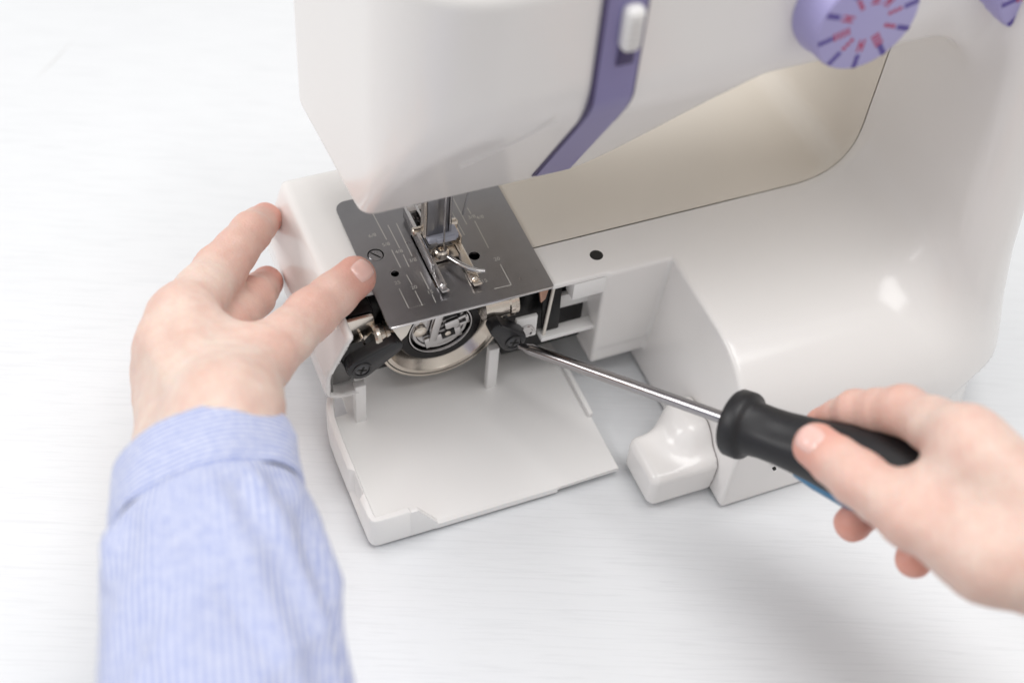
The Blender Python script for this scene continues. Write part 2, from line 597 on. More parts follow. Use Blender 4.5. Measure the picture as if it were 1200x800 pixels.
def f_machine(x, y, z):
    # base with rounded front shoulder, sliced on the left where the accessory tray slides on
    xr = 258 + 10 * np.clip(1 - z / 95, 0, 1)
    dl = (121 + 6 * z / 72) - x
    top = z - 72
    front = -(y + 83.5) + 0.055 * z
    plan = rmax(front, x - xr, 46)
    base = rmax(top, plan, 37)
    back = y - 98 - 32 * sstep(118, 140, x)
    base = np.maximum(np.maximum(base, back), 1.2 - z)
    base = rmax(base, dl, 1.6)
    # column
    kx = x - (228 + 0.02 * (z - 72))
    col = rmax(rmax(-kx, -(y + 80) + 0.16 * z, 16), x - xr, 18)
    col = np.maximum(np.maximum(col, back), 40 - z)
    kk = (14 + 28 * sstep(34, 14, y)) * (1 - 0.65 * sstep(-35, -72, y))
    low = smin(base, np.maximum(col, z - 262), kk)
    # free arm
    sl = np.clip((72 - z) / 27, 0, 1) * 9
    arm_o = rmax(rmax(-(x + 17 + sl), z - 72, 2.2), (25 - 12 * sstep(70, 95, x)) - z, 9)
    arm_o = rmax(rmax(arm_o, y - 97, 3), -(y - 0.16 * (72 - z) * (x < 80)), 1.2)
    arm_o = np.maximum(arm_o, x - 135)
    low = np.minimum(low, arm_o)
    # block at the right of the hook opening, rolled under at the bottom
    blk = rmax(rmax(-(y + 0.6), 15.5 - z, 9), y - 16, 8)
    blk = rmax(np.maximum(np.maximum(blk, z - 71), x - 135), 96 - x, 0.8)
    # hook opening
    hol_l = rmax(-(x + 14.5 + sl), np.where(x < -10, 27.4, -40) - z, 7)
    hol = np.maximum(np.maximum(hol_l, x - 96), np.maximum(y - 62, 10 - z))
    hol = np.maximum(hol, z - 69.5)
    hol2 = np.maximum(np.maximum(1.5 - x, x - 71), np.maximum(y - 62, z - 90))
    hol2 = np.maximum(hol2, 30 - z)
    hol3 = np.maximum(np.maximum(-(x + 14.4 + sl), x - 3), np.maximum(y - 21, np.maximum(z - 90, 30 - z)))
    lowc = np.maximum(np.maximum(np.maximum(low, -hol), -hol2), -hol3)
    low = np.minimum(lowc, blk)
    # gap under the free arm
    low = np.maximum(low, -np.maximum(np.maximum(x - (119.5 + 6 * z / 72), z - 13), -30 - x))
    # upper arm and head
    zl = 114.5 + 65 * sstep(78, 142, x)
    slope = (1360 + 4680 - (68 * y + 40 * z)) / 78.9
    zl2 = zl + 0.0 * y
    under = zl2 - z
    frontu = -(y + 20)
    left = -(x + 4.5 + 0.05 * (y - 19))
    leftf = rmax(frontu, left, 38)
    leftf = smax(leftf, slope, 7)
    head = rmax(leftf, z - 243, 9)
    head = smax(head, under, 5)
    head = np.maximum(rmax(rmax(head, y - 98, 8), np.maximum(left, z - 300), 1.0), x - 268)
    head = rmax(head, x - 268, 20)
    return rmax(smin(low, head, 22), -(y + 85.0) + 0.055 * z, 3)


P, Q = surface(f_machine, (-32, -104, -1), (292, 134, 248), 1.5)
P[:, 2] = np.maximum(P[:, 2], 0.8)


def split_shell():
    tmp = from_np("tmp", P, Q, None)
    b = bmesh.new()
    b.from_mesh(tmp.data)
    bpy.data.objects.remove(tmp)
    for e in (-0.32, 0.32):
        bmesh.ops.bisect_plane(b, geom=b.verts[:] + b.edges[:] + b.faces[:], dist=1e-7, plane_co=(0, (SEAM_Y + e) * S, 0), plane_no=(0, 1, 0))
    out = []
    for name, rear, mat in (("front_shell", False, 'white'), ("rear_shell", True, 'cream_bounce')):
        c = b.copy()
        kill = []
        for f in c.faces:
            p = f.calc_center_median() / S
            head = (p.x < 62 and p.z > 95) or p.x < 20          # the head and the end cap are moulded in one
            if rear != (p.y > SEAM_Y + 0.3 and not head) or (not head and abs(p.y - SEAM_Y) < 0.31):
                kill.append(f)
        bmesh.ops.delete(c, geom=kill, context='FACES')
        me = bpy.data.meshes.new(name)
        c.to_mesh(me)
        c.free()
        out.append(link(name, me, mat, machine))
    b.free()
    return out


front_shell, rear_shell = split_shell()
# inner rib behind the shell joint, so that the gap reads as a dark line
# ---- foot under the base
def f_foot(x, y, z):
    a = sbox(x, y, z, (91.5, -73.5, 0.9), (126, -47.5, 20.5), 4.0)
    w = np.maximum(np.maximum(113 - x, x - 126), np.maximum(-(y + 58) + 0.7 * (z - 20), y + 36))
    w = np.maximum(w, np.maximum(z - 34, 0.9 - z))
    a = smin(a, sbox(x, y, z, (110, -62, 0.9), (126, -40, 30), 6.0), 14)
    return np.maximum(a, x - 120.6 - 0.083 * z)


Pf, Qf = surface(f_foot, (88, -78, -1), (128, -26, 40), 0.9)
from_np("base_foot", Pf, Qf, 'white', machine)
# ---- small holes
lathe("screw_hole", (96.5, 11.2, 72.05), (0, 0, 1), [(0, 2.9), (0.08, 2.75), (0.1, 2.6)], 'hole', machine, n=24)
lathe("screw_hole", (143.0, -83.4, 21), (0, -1, 0), [(0, 0.8), (1.0, 0.8), (1.1, 0.7)], 'hole', machine, n=12)

# ---- lip and ribs at the right of the opening
box("opening_tab", (81.5, -0.2, 60.5), (97, 7, 70), 'matt_white', machine, 0.5)
box("opening_rib", (71, 3, 33.5), (97, 9, 36), 'matt_white', machine, 0.4)
box("opening_rib", (80, 12, 42), (97, 14.5, 50), 'matt_white', machine, 0.4)
# ---- black hook frame filling the inside
prism("hook_frame", [(-20, 29), (-20, 45), (-13.5, 66), (-13, 69), (96.5, 69), (96.5, 16), (-8, 16), (-8, 29)], 'y', 25, 61, 'black_metal', machine, 0.6)
prism("hook_frame", [(-20, 29), (-20, 45), (-13.5, 66), (-13, 69), (-2, 69), (0, 45), (-8, 29)], 'y', 14, 25, 'black_metal', machine, 0.6)
prism("hook_frame", [(58, 69), (96.5, 69), (96.5, 16), (58, 16)], 'y', 15, 25, 'black_metal', machine, 0.6)
prism("side_shade", [(-21.6, 29.5), (-21.6, 49), (-17.5, 45), (-13.5, 34), (-13, 29.5)], 'y', 12.6, 13.8, 'grey', machine, 0.3)  # grey slabs standing in for shade on the inner wall
prism("side_shade", [(-22.8, 30), (-22.8, 45), (-21.5, 49), (-20.6, 49), (-21.8, 45), (-21.8, 30)], 'y', 8.5, 60, 'grey', machine, 0.2)

# ---- needle plate with its slots
plate_th = 1.3
PZ = 72.9


def rounded(x0, y0, x1, y1, rs, n=6):
    out = []
    for (cx, cy, a0, r) in ((x0, y0, 180, rs[0]), (x1, y0, 270, rs[1]), (x1, y1, 0, rs[2]), (x0, y1, 90, rs[3])):
        ix = cx + (r if cx == x0 else -r)
        iy = cy + (r if cy == y0 else -r)
        for k in range(n + 1):
            a = math.radians(a0 + 90 * k / n)
            out.append((ix + r * math.cos(a), iy + r * math.sin(a)))
    return out


def plate_mesh():
    bm = bmesh.new()
    loops = [rounded(0, 0, 72, 74.5, (1.6, 0.8, 0.8, 5.0))]
    loops.append([(7.5 + 3.5 * math.cos(a), 39.8 + 3.5 * math.sin(a)) for a in np.linspace(0, 2 * math.pi, 28)[:-1]])
    loops.append([(11.7 + 1.7 * math.cos(a), 27.1 + 1.7 * math.sin(a)) for a in np.linspace(0, 2 * math.pi, 20)[:-1]])
    loops.append([(46.6 + 2.4 * math.cos(a), 26.3 + 2.4 * math.sin(a)) for a in np.linspace(0, 2 * math.pi, 20)[:-1]])
    loops.append(rounded(25.0, 14, 28.2, 46, (0.4,) * 4, 2))
    loops.append(rounded(40.2, 14, 43.2, 46, (0.4,) * 4, 2))
    loops.append(rounded(30.5, 29.5, 38, 31.8, (1.0,) * 4, 3))
    edges = []
    for lp in loops:
        vs = [bm.verts.new((x, y, PZ)) for x, y in lp]
        edges += [bm.edges.new((vs[i], vs[(i + 1) % len(vs)])) for i in range(len(vs))]
    r = bmesh.ops.triangle_fill(bm, use_beauty=True, use_dissolve=False, edges=edges)
    fs = [f for f in bm.faces]
    ex = bmesh.ops.extrude_face_region(bm, geom=fs)
    bmesh.ops.translate(bm, vec=(0, 0, -plate_th), verts=[g for g in ex['geom'] if isinstance(g, bmesh.types.BMVert)])
    return bm


plate = from_bm("needle_plate", plate_mesh(), 'steel', machine, flat_angle=30)
lathe("plate_screw", (7.5, 39.8, PZ - 1.4), (0, 0, 1), [(0, 3.1), (1.1, 3.1), (1.3, 2.9)], 'steel', plate, n=28)
box("screw_slot", (4.9, 39.45, PZ - 0.15), (10.1, 40.15, PZ - 0.06), 'hole', plate, 0, rot=Matrix.Rotation(math.radians(-52), 3, 'Z'))
# a paler chrome strip along the front edge of the plate
box("plate_edge", (0.6, -0.5, PZ - 1.25), (71.5, 0.3, PZ - 0.12), 'chrome', plate, 0.25)
# engraved guide lines and figures
lines = [((14.0, 67), (14.7, 46.8)), ((14.8, 40.5), (15.0, 29.5)), ((18.0, 54.8), (18.3, 40.3)), ((18.5, 36.4), (18.5, 28.9)),
         ((21.8, 54.7), (21.7, 34.3)), ((16.0, 25), (16.3, 19)), ((22, 24.7), (22.1, 14.5)), ((10.6, 18.6), (10.8, 7.4)),
         ((16.4, 15.4), (16.5, 7.0)), ((22.3, 11.4), (22.2, 6.7)), ((50.2, 64), (50.2, 44.8)), ((46.7, 55), (47.0, 39.1)),
         ((54.1, 54), (54.2, 50.1)), ((54.2, 45.7), (54, 28.7)), ((55.2, 18.4), (55.2, 6)), ((55.2, 6.0), (47.8, 6.2))]
for (x0, y0), (x1, y1) in lines:
    wdt = 0.19
    hx, hy = (wdt, 0) if abs(y1 - y0) > abs(x1 - x0) else (0, wdt)
    bm = bmesh.new()
    vs = [bm.verts.new(p) for p in ((x0 - hx, y0 - hy, PZ + 0.03), (x0 + hx, y0 + hy, PZ + 0.03), (x1 + hx, y1 + hy, PZ + 0.03), (x1 - hx, y1 - hy, PZ + 0.03))]
    bm.faces.new(vs)
    from_bm("guide_line", bm, 'etch', plate)
for i in range(9):
    lathe("guide_dot", (11.3 + i * 0.8, 7.2, PZ + 0.02), (0, 0, 1), [(0, 0.16), (0.02, 0.16)], 'etch', plate, n=6)


def figure(txt, x, y, size, rot=0.0):
    cu = bpy.data.curves.new("figure", 'FONT')
    cu.body = txt
    cu.size = size * S
    cu.align_x, cu.align_y = 'CENTER', 'CENTER'
    o = bpy.data.objects.new("tmp", cu)
    COL.objects.link(o)
    bpy.context.view_layer.update()
    me = bpy.data.meshes.new_from_object(o.evaluated_get(bpy.context.evaluated_depsgraph_get()))
    bpy.data.objects.remove(o)
    me.name = "guide_figure"
    me.transform(Matrix.Translation((x * S, y * S, (PZ + 0.03) * S)) @ Matrix.Rotation(rot, 4, 'Z'))
    return link("guide_figure", me, 'etch', plate, False)


for t, x, y in (("6/8", 9.8, 51.0), ("5/8", 13.6, 44.2), ("4/8", 17.4, 38.6), ("3/8", 21.2, 32.0), ("25", 11.0, 22.0), ("20", 16.6, 17.3), ("15", 22.0, 12.8),
                ("3/8", 53.9, 48.3), ("4/8", 57.2, 47.0), ("15", 45.4, 11.6), ("20", 55.0, 21.6)):
    figure(t, x, y, 2.7)

# wedge of the plate support showing under the front left corner
prism("plate_support", [(1.0, 71.3), (11, 71.3), (8.0, 63.5), (5.5, 61.0)], 'y', 1.2, 6.0, 'cream_bounce', machine, 0.4)
prism("plate_bracket", [(66.5, 71.2), (72, 71.2), (70.5, 62), (68.5, 60)], 'y', 3, 4.5, 'copper', machine, 0.2)
box("wire_strip", (73.0, 4.4, 34), (74.3, 5.6, 66), 'cream_bounce', machine, 0.3, rot=Matrix.Rotation(math.radians(4), 3, 'Y'))
prism("side_plate", [(70.5, 66), (79.5, 66), (80.5, 36), (75, 34), (72.5, 37)], 'y', 6.5, 8, 'black_metal', machine, 0.3)

# ---- hook race, shuttle ring, bobbin case
HX, HZ = 29.3, 42.0
hook = ring_lathe("hook_race", (HX, 0, HZ), (0, 1, 0), [(16, 28.2), (16, 24.6), (16.6, 24.2), (21.2, 20.4), (26, 20.4), (26, 28.2)], 'nickel', machine, 96)
ring_lathe("race_groove", (HX, 0, HZ), (0, 1, 0), [(15.9, 27.0), (15.9, 26.5), (16.5, 26.5), (16.5, 27.0)], 'black_metal', hook, 96)
ring_lathe("shuttle_ring", (HX, 0, HZ), (0, 1, 0), [(21.0, 20.3), (18.6, 19.4), (17.6, 18.6), (17.6, 15.0), (18.6, 14.6), (25, 14.6), (25, 20.3)], 'race_black', machine, 80)
case = lathe("bobbin_case", (HX, 21.5, HZ), (0, -1, 0), [(-3, 13.0), (2.4, 13.0), (3.0, 12.4), (3.0, 11.2), (2.4, 10.8), (2.4, 0)], 'chrome', machine, n=56)
ring_lathe("case_rim", (HX, 0, HZ), (0, 1, 0), [(17.4, 14.4), (17.4, 13.9), (19, 13.9), (19, 14.4)], 'chrome', hook, 72)
rotl = Matrix.Rotation(math.radians(-12), 3, 'Y')
cp = (HX, 18, HZ)
def cbox(n, x0, z0, x1, z1, y0, y1, mat, bev=0.4, r=rotl):
    return box(n, (HX + x0, y0, HZ + z0), (HX + x1, y1, HZ + z1), mat, case, bev, r, cp)
cbox("case_latch", -8.5, -8.5, 8.5, -2.2, 16.6, 19, 'chrome', 0.6)
cbox("case_latch", 2.0, -3.0, 8.6, 3.2, 16.6, 19, 'chrome', 0.6)
cbox("latch_window", -0.6, -5.6, 5.6, -1.6, 16.2, 16.7, 'black_metal', 0.1)
lathe("latch_screw", (HX + 2.9, 16.4, HZ - 2.4), (0, -1, 0), [(0, 1.35), (0.4, 1.35), (0.6, 1.0)], 'nickel', case, n=16)
cbox("latch_finger", -4.8, -6, -1.2, 13, 16.0, 18.6, 'chrome', 0.5, Matrix.Rotation(math.radians(10), 3, 'Y'))
cbox("latch_hinge", 8.4, -1.4, 12.2, 0.2, 16.2, 18.6, 'chrome', 0.4)
cbox("latch_hinge", 8.4, 2.6, 12.6, 4.2, 16.2, 18.6, 'chrome', 0.4)
cbox("latch_hinge", 11.4, -1.4, 13.0, 4.2, 16.2, 18.6, 'chrome', 0.4)
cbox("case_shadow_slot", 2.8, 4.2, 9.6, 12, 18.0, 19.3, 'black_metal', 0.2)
lathe("case_spring", (HX - 9.2, 18.8, HZ + 1.0), (0, -1, 0), [(0, 3.0), (1.2, 3.0), (1.8, 2.0), (2.2, 0)], 'nickel', case, n=20)

# ---- bright posts at either side of the race
lathe("clamp_post", (45, 12.5, 57.5), (1, 0, 0), [(0, 7.2), (10.5, 7.2), (11.0, 8.0), (13.0, 8.0), (13.4, 7.2), (15, 7.2)], 'nickel', machine, n=40)
lathe("clamp_post", (-4, 9.5, 57.5), (1, 0, 0), [(0, 5.2), (1.0, 6.0), (2.6, 6.0), (3.0, 5.2), (4.6, 5.2), (5.0, 5.8), (6.6, 5.8), (7.0, 5.0), (11, 5.0)], 'nickel', machine, n=40)
prism("race_bracket", [(-19, 69), (-3, 69), (-2, 61), (-7, 55), (-12, 56.0), (-19.5, 51)], 'y', 11, 13, 'nickel', machine, 0.5)
prism("bracket_fold", [(-9.6, 61), (-8.6, 61.4), (-5.6, 50.0), (-6.6, 49.6)], 'y', 7.5, 10.6, 'nickel', machine, 0.2)


# ---- black retaining levers
def lever(px, pz, ang, length, w0, w1, y0, y1):
    pts = []
    for k in range(13):
        a = math.radians(90 + 180 * k / 12)
        pts.append((w0 * math.cos(a), w0 * math.sin(a)))
    for k in range(9):
        a = math.radians(-90 + 180 * k / 8)
        pts.append((length + w1 * 0.7 * math.cos(a), w1 * math.sin(a)))
    ca, sa = math.cos(math.radians(ang)), math.sin(math.radians(ang))
    pts = [(px + u * ca - v * sa, pz + u * sa + v * ca) for u, v in pts]
    lv = prism("retaining_lever", pts, 'y', y0, y1, 'black_plastic', machine, 1.1)
    ring_lathe("screw_well", (px, y0, pz), (0, -1, 0), [(-0.2, 4.1), (0.45, 4.0), (0.45, 3.2), (-0.2, 3.1)], 'black_plastic', lv, 28)
    lathe("lever_screw", (px, y0, pz), (0, -1, 0), [(-0.3, 3.0), (0.12, 3.0), (0.35, 2.4)], 'screw', lv, n=24)
    for a in (20, 110):
        box("screw_cross", (px - 2.1, y0 - 0.5, pz - 0.42), (px + 2.1, y0 - 0.36, pz + 0.42), 'hole', lv, 0, Matrix.Rotation(math.radians(a), 3, 'Y'))
    return lv


lever(-11.5, 50.0, 30, 18, 6.4, 3.0, 0.6, 7.0)
lever(56.0, 43.2, 128, 14, 6.0, 3.2, -0.5, 6.0)
lathe("mounting_screw", (64.0, 4.0, 42.0), (0, -1, 0), [(-3, 3.6), (0, 3.6), (0.3, 3.2), (0.3, 2.6), (-0.2, 2.2), (-0.2, 0)], 'chrome', machine, n=28)
box("mounting_bracket", (59, 5, 37), (69, 7, 50), 'matt_white', machine, 0.5)


# ---- hook cover, folded down on the table
cover = prism("hook_cover", [(-22, -52.4), (-24.4, -50), (-24.8, -47), (-24.8, 10), (-22, 13.5), (-14, 13.6), (-13, 40), (86, 40), (87, 13.5), (87, -52.6), (58.2, -52.6), (58, -53.2), (2, -53.2), (-8, -51.8)], 'z', 3.6, 5.4, 'matt_white', machine, 0.35)
box("cover_lip", (2.5, -53.15, 1.9), (58, -51.2, 4.6), 'matt_white', cover, 0.4)


def wall_strip():
    bm = bmesh.new()
    path = [(-23.0, 14.5, 20), (-25.2, 9, 21.5), (-26.4, 2, 21.8), (-26.6, -8, 21.6), (-26.5, -22, 21.2), (-26.4, -25, 21.0), (-26.4, -27, 20.8),
            (-26.3, -38, 20.3), (-26.3, -40, 20.3), (-26.2, -43, 20.2), (-26.1, -49.5, 20.1), (-25.4, -51.8, 20), (-24.0, -52.9, 20), (-22, -53.2, 20),
            (-9.2, -53.2, 20), (-8.6, -53.2, 19.4)]
    th = 3.0
    rings = []
    n = len(path)
    for i, (x, y, zt) in enumerate(path):
        a, b = path[max(0, i - 1)], path[min(n - 1, i + 1)]
        d = Vector((b[0] - a[0], b[1] - a[1])).normalized()
        nx, ny = -d.y, d.x                          # towards the inside of the tray
        cut = 2.1 if 6 <= i <= 7 else 0.0
        o = (x + nx * cut, y + ny * cut)
        q = (x + nx * th, y + ny * th)
        sm = 2.2
        rings.append([bm.verts.new(p) for p in ((x * 0.985, y + 0.3, sm), (x, y, 5.5), (o[0], o[1], 7.0), (o[0], o[1], zt - 0.5), (o[0] + nx * 0.5, o[1] + ny * 0.5, zt),
                                                (q[0] - nx * 0.4, q[1] - ny * 0.4, zt), (q[0], q[1], zt - 0.5), (q[0], q[1], sm))])
    for A, B in zip(rings, rings[1:]):
        for k in range(8):
            bm.faces.new((A[k], A[(k + 1) % 8], B[(k + 1) % 8], B[k]))
    bm.faces.new(rings[0])
    bm.faces.new(rings[-1])
    return bm


from_bm("cover_rim", wall_strip(), 'matt_white', cover, flat_angle=45)
prism("cover_gusset", [(-8.7, 2.2), (-8.7, 19.6), (-5.6, 19.6), (-5.0, 19.0), (3.4, 5.6), (4.5, 5.0), (4.5, 2.2)], 'y', -53.1, -50.9, 'matt_white', cover, 0.3)
box("cover_rib", (85.4, -23, 5.2), (87.6, 12, 8.2), 'matt_white', cover, 0.5)
box("hinge_post", (-12.5, 7.6, 4), (-7.6, 11.4, 30), 'matt_white', machine, 0.5)
box("hinge_post", (48.4, 6.8, 4), (53.2, 10.4, 32), 'matt_white', machine, 0.5)

# ---- presser foot, needle
foot = box("presser_foot", (25.6, 12.6, PZ + 0.4), (29.4, 54.5, PZ + 2.0), 'chrome', machine, 0.6)
box("foot_toe", (39.4, 11.4, PZ + 0.4), (43.6, 40, PZ + 2.0), 'nickel', foot, 0.6)
box("foot_toe_tip", (25.8, 8.8, PZ + 1.0), (29.2, 13.4, PZ + 2.2), 'chrome', foot, 0.5, Matrix.Rotation(math.radians(-22), 3, 'X'))
box("foot_toe_tip", (39.6, 8.2, PZ + 1.0), (43.4, 12.4, PZ + 2.2), 'nickel', foot, 0.5, Matrix.Rotation(math.radians(-22), 3, 'X'))
box("foot_bridge", (28, 27, PZ + 0.6), (41, 34, PZ + 2.0), 'nickel', foot, 0.5)
box("foot_rail", (25.0, 20, PZ + 1.5), (26.9, 56, PZ + 8.0), 'chrome', foot, 0.7)
lathe("foot_pin", (24.0, 41, PZ + 7.0), (1, 0, 0), [(0, 1.6), (0.4, 2.0), (19.6, 2.0), (20, 1.6)], 'nickel', foot, n=18)
lathe("foot_spring_boss", (33, 30, PZ + 2.0), (0, 0, 1), [(0, 3.4), (2.4, 3.2), (3.0, 2.4), (3.0, 1.2), (1.6, 1.0), (1.6, 0)], 'nickel', foot, n=24)
lathe("toe_stud", (27.6, 12.8, PZ + 2.2), (0, 0, 1), [(-0.6, 1.3), (0.6, 1.2), (1.2, 0.6), (1.3, 0)], 'chrome', foot, n=16)
lathe("toe_stud", (41.4, 12.2, PZ + 2.0), (0, 0, 1), [(-0.6, 1.3), (0.6, 1.2), (1.2, 0.6), (1.3, 0)], 'nickel', foot, n=16)
box("foot_rail", (29.6, 36, PZ + 1.5), (30.8, 55, PZ + 9.0), 'chrome', foot, 0.5)
box("foot_rail", (42.4, 33, PZ + 1.0), (43.6, 50, PZ + 6.0), 'nickel', foot, 0.5)
box("foot_heel", (25.5, 52, PZ + 1.5), (43, 57, PZ + 8), 'chrome', foot, 0.8)
tube("foot_horn", [(34.5, 25.5, 77.0), (37, 20.5, 77.5), (40, 16.5, 77.6), (43.5, 14, 77.2), (46, 13.2, 77.0)], [1.1, 1.2, 1.2, 1.1, 0.9], 'chrome', foot)
box("foot_holder", (28.0, 31.5, 80.0), (41.4, 37.5, 83.4), 'clear', machine, 0.8)
box("holder_face", (31.5, 30.6, 80.4), (40.0, 31.8, 83.0), 'clear', machine, 0.4)
box("presser_shank", (27.6, 33.5, 83), (37.2, 37.5, 124), 'steel', machine, 0.5)
box("shank_edge", (37.3, 33.2, 83), (38.6, 38.5, 124), 'chrome', machine, 0.4)
box("shank_edge", (26.4, 33.2, 83), (27.5, 38.0, 124), 'nickel', machine, 0.4)
box("needle_clamp", (23, 38, 98), (33, 46, 108), 'steel', machine, 1.0)
tube("needle", [(34.2, 30.4, 122), (34.2, 30.4, 90), (34.2, 30.4, 76)], [0.5, 0.45, 0.3], 'chrome', machine, 8)
tube("thread_guide", [(20, 44, 118), (21.5, 42, 108), (24.5, 40, 103), (28, 38.5, 104)], 0.5, 'steel', machine, 8)
tube("thread_guide", [(46, 36, 122), (45.5, 34, 104), (43, 33, 92)], 0.4, 'steel', machine, 8)

# ---- lilac stripe with its tension slider
def ribbon(name, x0, x1, prof, th, mat, parent):
    bm = bmesh.new()
    n = len(prof)
    A, B = [], []
    for i, (y, z) in enumerate(prof):
        a, b = prof[max(0, i - 1)], prof[min(n - 1, i + 1)]
        d = Vector((b[0] - a[0], b[1] - a[1])).normalized()
        nx = Vector((d.y, -d.x))
        if nx.x > 0:
            nx = -nx
        A.append([bm.verts.new((x, y + nx.x * th, z + nx.y * th)) for x in (x0, x1)])
        B.append([bm.verts.new((x, y - nx.x * 1.5, z - nx.y * 1.5)) for x in (x0, x1)])
    for i in range(n - 1):
        bm.faces.new((A[i][0], A[i][1], A[i + 1][1], A[i + 1][0]))
        bm.faces.new((B[i][0], B[i + 1][0], B[i + 1][1], B[i][1]))
        for k in (0, 1):
            bm.faces.new((A[i][k], A[i + 1][k], B[i + 1][k], B[i][k]))
    for i in (0, n - 1):
        bm.faces.new((A[i][0], A[i][1], B[i][1], B[i][0]))
    return from_bm(name, bm, mat, parent, flat_angle=35)


sprof = [(-20.0, 243), (-20.0, 190), (-19.6, 187.6), (-18.4, 184.3), (-17.0, 181.2), (-10, 168.8), (0, 151.8), (10, 134.8), (17.5, 122)]
stripe = ribbon("lilac_stripe", 66.4, 81, sprof, 1.2, 'purple', machine)
ribbon("stripe_groove", 64.8, 66.4, sprof, 0.9, 'dark_purple', stripe)
ribbon("stripe_groove", 81, 81.9, sprof[:6], 0.8, 'dark_purple', stripe)
knob = box("tension_slider", (72.0, -26.0, 211.5), (79.2, -19.5, 229), 'matt_white', machine, 2.6, seg=4)
box("slider_slot", (72.5, -21.9, 204), (79.0, -20.4, 213), 'dark_purple', machine, 0.3)
for k in range(5):
    box("slider_ridge", (73.4, -26.4, 214.2 + k * 2.7), (77.8, -25.7, 215.0 + k * 2.7), 'seam', knob, 0.2)
# fine joints of the face cover
tube("cover_joint", [(26.0, -2.0, 153.9), (33.8, -6.4, 161.3), (44, -11.8, 170.5), (54.5, -18.9, 183.2)], 0.4, 'white', machine, 6)


# ---- dials
def dial(cx, cz, R, ndig):
    y0 = -19.5
    d = lathe("stitch_dial", (cx, y0, cz), (0, -1, 0), [(0, R * 1.06), (2, R * 1.07), (4, R * 1.02), (12.6, R * 0.985), (13.8, R * 0.95), (14.2, R * 0.90), (14.2, 0)], 'lilac', machine, n=72,
              shape=lambda a, t, r: r * (1 + (0.006 * math.cos(a * 36) if 3 < t < 13 else 0)))
    yf = y0 - 14.2
    rnd = random.Random(7)
    for k in range(ndig):
        a = math.radians(-20 - 360 * k / ndig)
        ca, sa = math.cos(a), math.sin(a)
        rot = Matrix.Rotation(-a, 3, 'Y')
        bm = bmesh.new()
        bm_box(bm, (R * 0.66, -0.08, -1.05), (R * 0.94, 0.08, 1.05), 0.05)
        bmesh.ops.transform(bm, matrix=Matrix.Translation((cx, yf, cz)) @ rot.to_4x4(), verts=bm.verts)
        from_bm("dial_tick", bm, 'blue_ink', d)
        bm = bmesh.new()                             # stitch pictures printed in red: little dashes and zigzags
        kind = k % 3
        if kind == 0:
            for j in range(3):
                bm_box(bm, (R * (0.36 + 0.09 * j), -0.08, -0.8), (R * (0.43 + 0.09 * j), 0.08, 0.8), 0.04)
        elif kind == 1:
            for j in range(4):
                bm_box(bm, (R * 0.36 + j * 1.7, -0.08, -1.7), (R * 0.36 + j * 1.7 + 1.0, 0.08, 1.7), 0.04, mat=Matrix.Rotation(math.radians(0), 4, 'Y'))
        else:
            bm_box(bm, (R * 0.35, -0.08, -1.3), (R * 0.60, 0.08, -0.5), 0.04)
            bm_box(bm, (R * 0.35, -0.08, 0.5), (R * 0.60, 0.08, 1.3), 0.04)
            bm_box(bm, (R * 0.44, -0.08, -0.6), (R * 0.50, 0.08, 0.6), 0.04)
        bmesh.ops.transform(bm, matrix=Matrix.Translation((cx, yf, cz)) @ rot.to_4x4(), verts=bm.verts)
        from_bm("stitch_symbol", bm, 'red_ink', d)
    return d


dial(163.0, 211.0, 21.0, 10)
dial(240.0, 211.0, 21.0, 10)

# ------------------------------------------------------------------ SCREWDRIVER
A0 = Vector((57.5, -3.2, 43.4))
AX = Vector((0.485512, -0.818688, 0.306639)).normalized()
L0 = 105.5
C0 = A0 + AX * L0
driver = empty("screwdriver", "black handled screwdriver with blue core, its chrome shaft turned into the right retaining lever", "screwdriver", tuple(C0))
lathe("shaft", A0, AX, [(0, 1.0), (2.2, 1.5), (6, 2.45), (7, 2.55), (L0 + 2, 2.55)], 'shaft', driver, n=24)
for k in range(4):
    a = math.radians(45 + 90 * k)
    u, v, d_ = frame_of(AX)
    bm = bmesh.new()
    bm_box(bm, (-0.35, -0.35, -0.4), (0.35, 0.35, 4.6), 0.1)
    Mx = Matrix((u, v, d_)).transposed().to_4x4()
    bmesh.ops.transform(bm, matrix=Matrix.Translation(A0 + (u * math.cos(a) + v * math.sin(a)) * 0.9) @ Mx, verts=bm.verts)
    from_bm("tip_wing", bm, 'steel', driver)


def grip_shape(a, t, r):
    if t < 7.4:
        return r
    w = min(1, (t - 7.4) / 8)
    r2 = r * (1 + 0.035 * w * math.cos(3 * a))
    if 10 < t < 34:                                    # thumb scoops
        r2 -= 1.2 * math.sin(math.pi * (t - 10) / 24) * max(0, math.cos(3 * a + math.pi)) ** 2
    return r2


grip = lathe("handle", C0, AX, [(-0.8, 10.5), (0, 12.6), (1.0, 13.3), (5.6, 13.4), (7.0, 12.9), (7.6, 11.2), (9.5, 10.6), (15, 10.2), (21, 10.3), (28, 10.9), (36, 11.7), (46, 13.2), (56, 14.2), (70, 14.6),
                                 (85, 14.2), (97, 12.4), (104, 10), (107, 6), (108, 0)], 'rubber', driver, n=72, shape=grip_shape, ang=60)
u_, v_, d_ = frame_of(AX)
down = (Vector((-0.25, -0.35, -0.9)) - AX * Vector((-0.25, -0.35, -0.9)).dot(AX)).normalized()
bm = bmesh.new()
bm_lathe(bm, C0 + down * 6.6, AX, [(26, 2), (30, 6.0), (38, 8.0), (50, 10.0), (66, 10.9), (78, 10.3), (90, 8.5), (96, 5), (98, 0)], 40)
from_bm("blue_core", bm, 'blue', driver, flat_angle=60)
lathe("shaft_collar", C0 - AX * 1.3, AX, [(0, 3.2), (0.4, 3.7), (1.4, 3.7)], 'blue', driver, n=28)


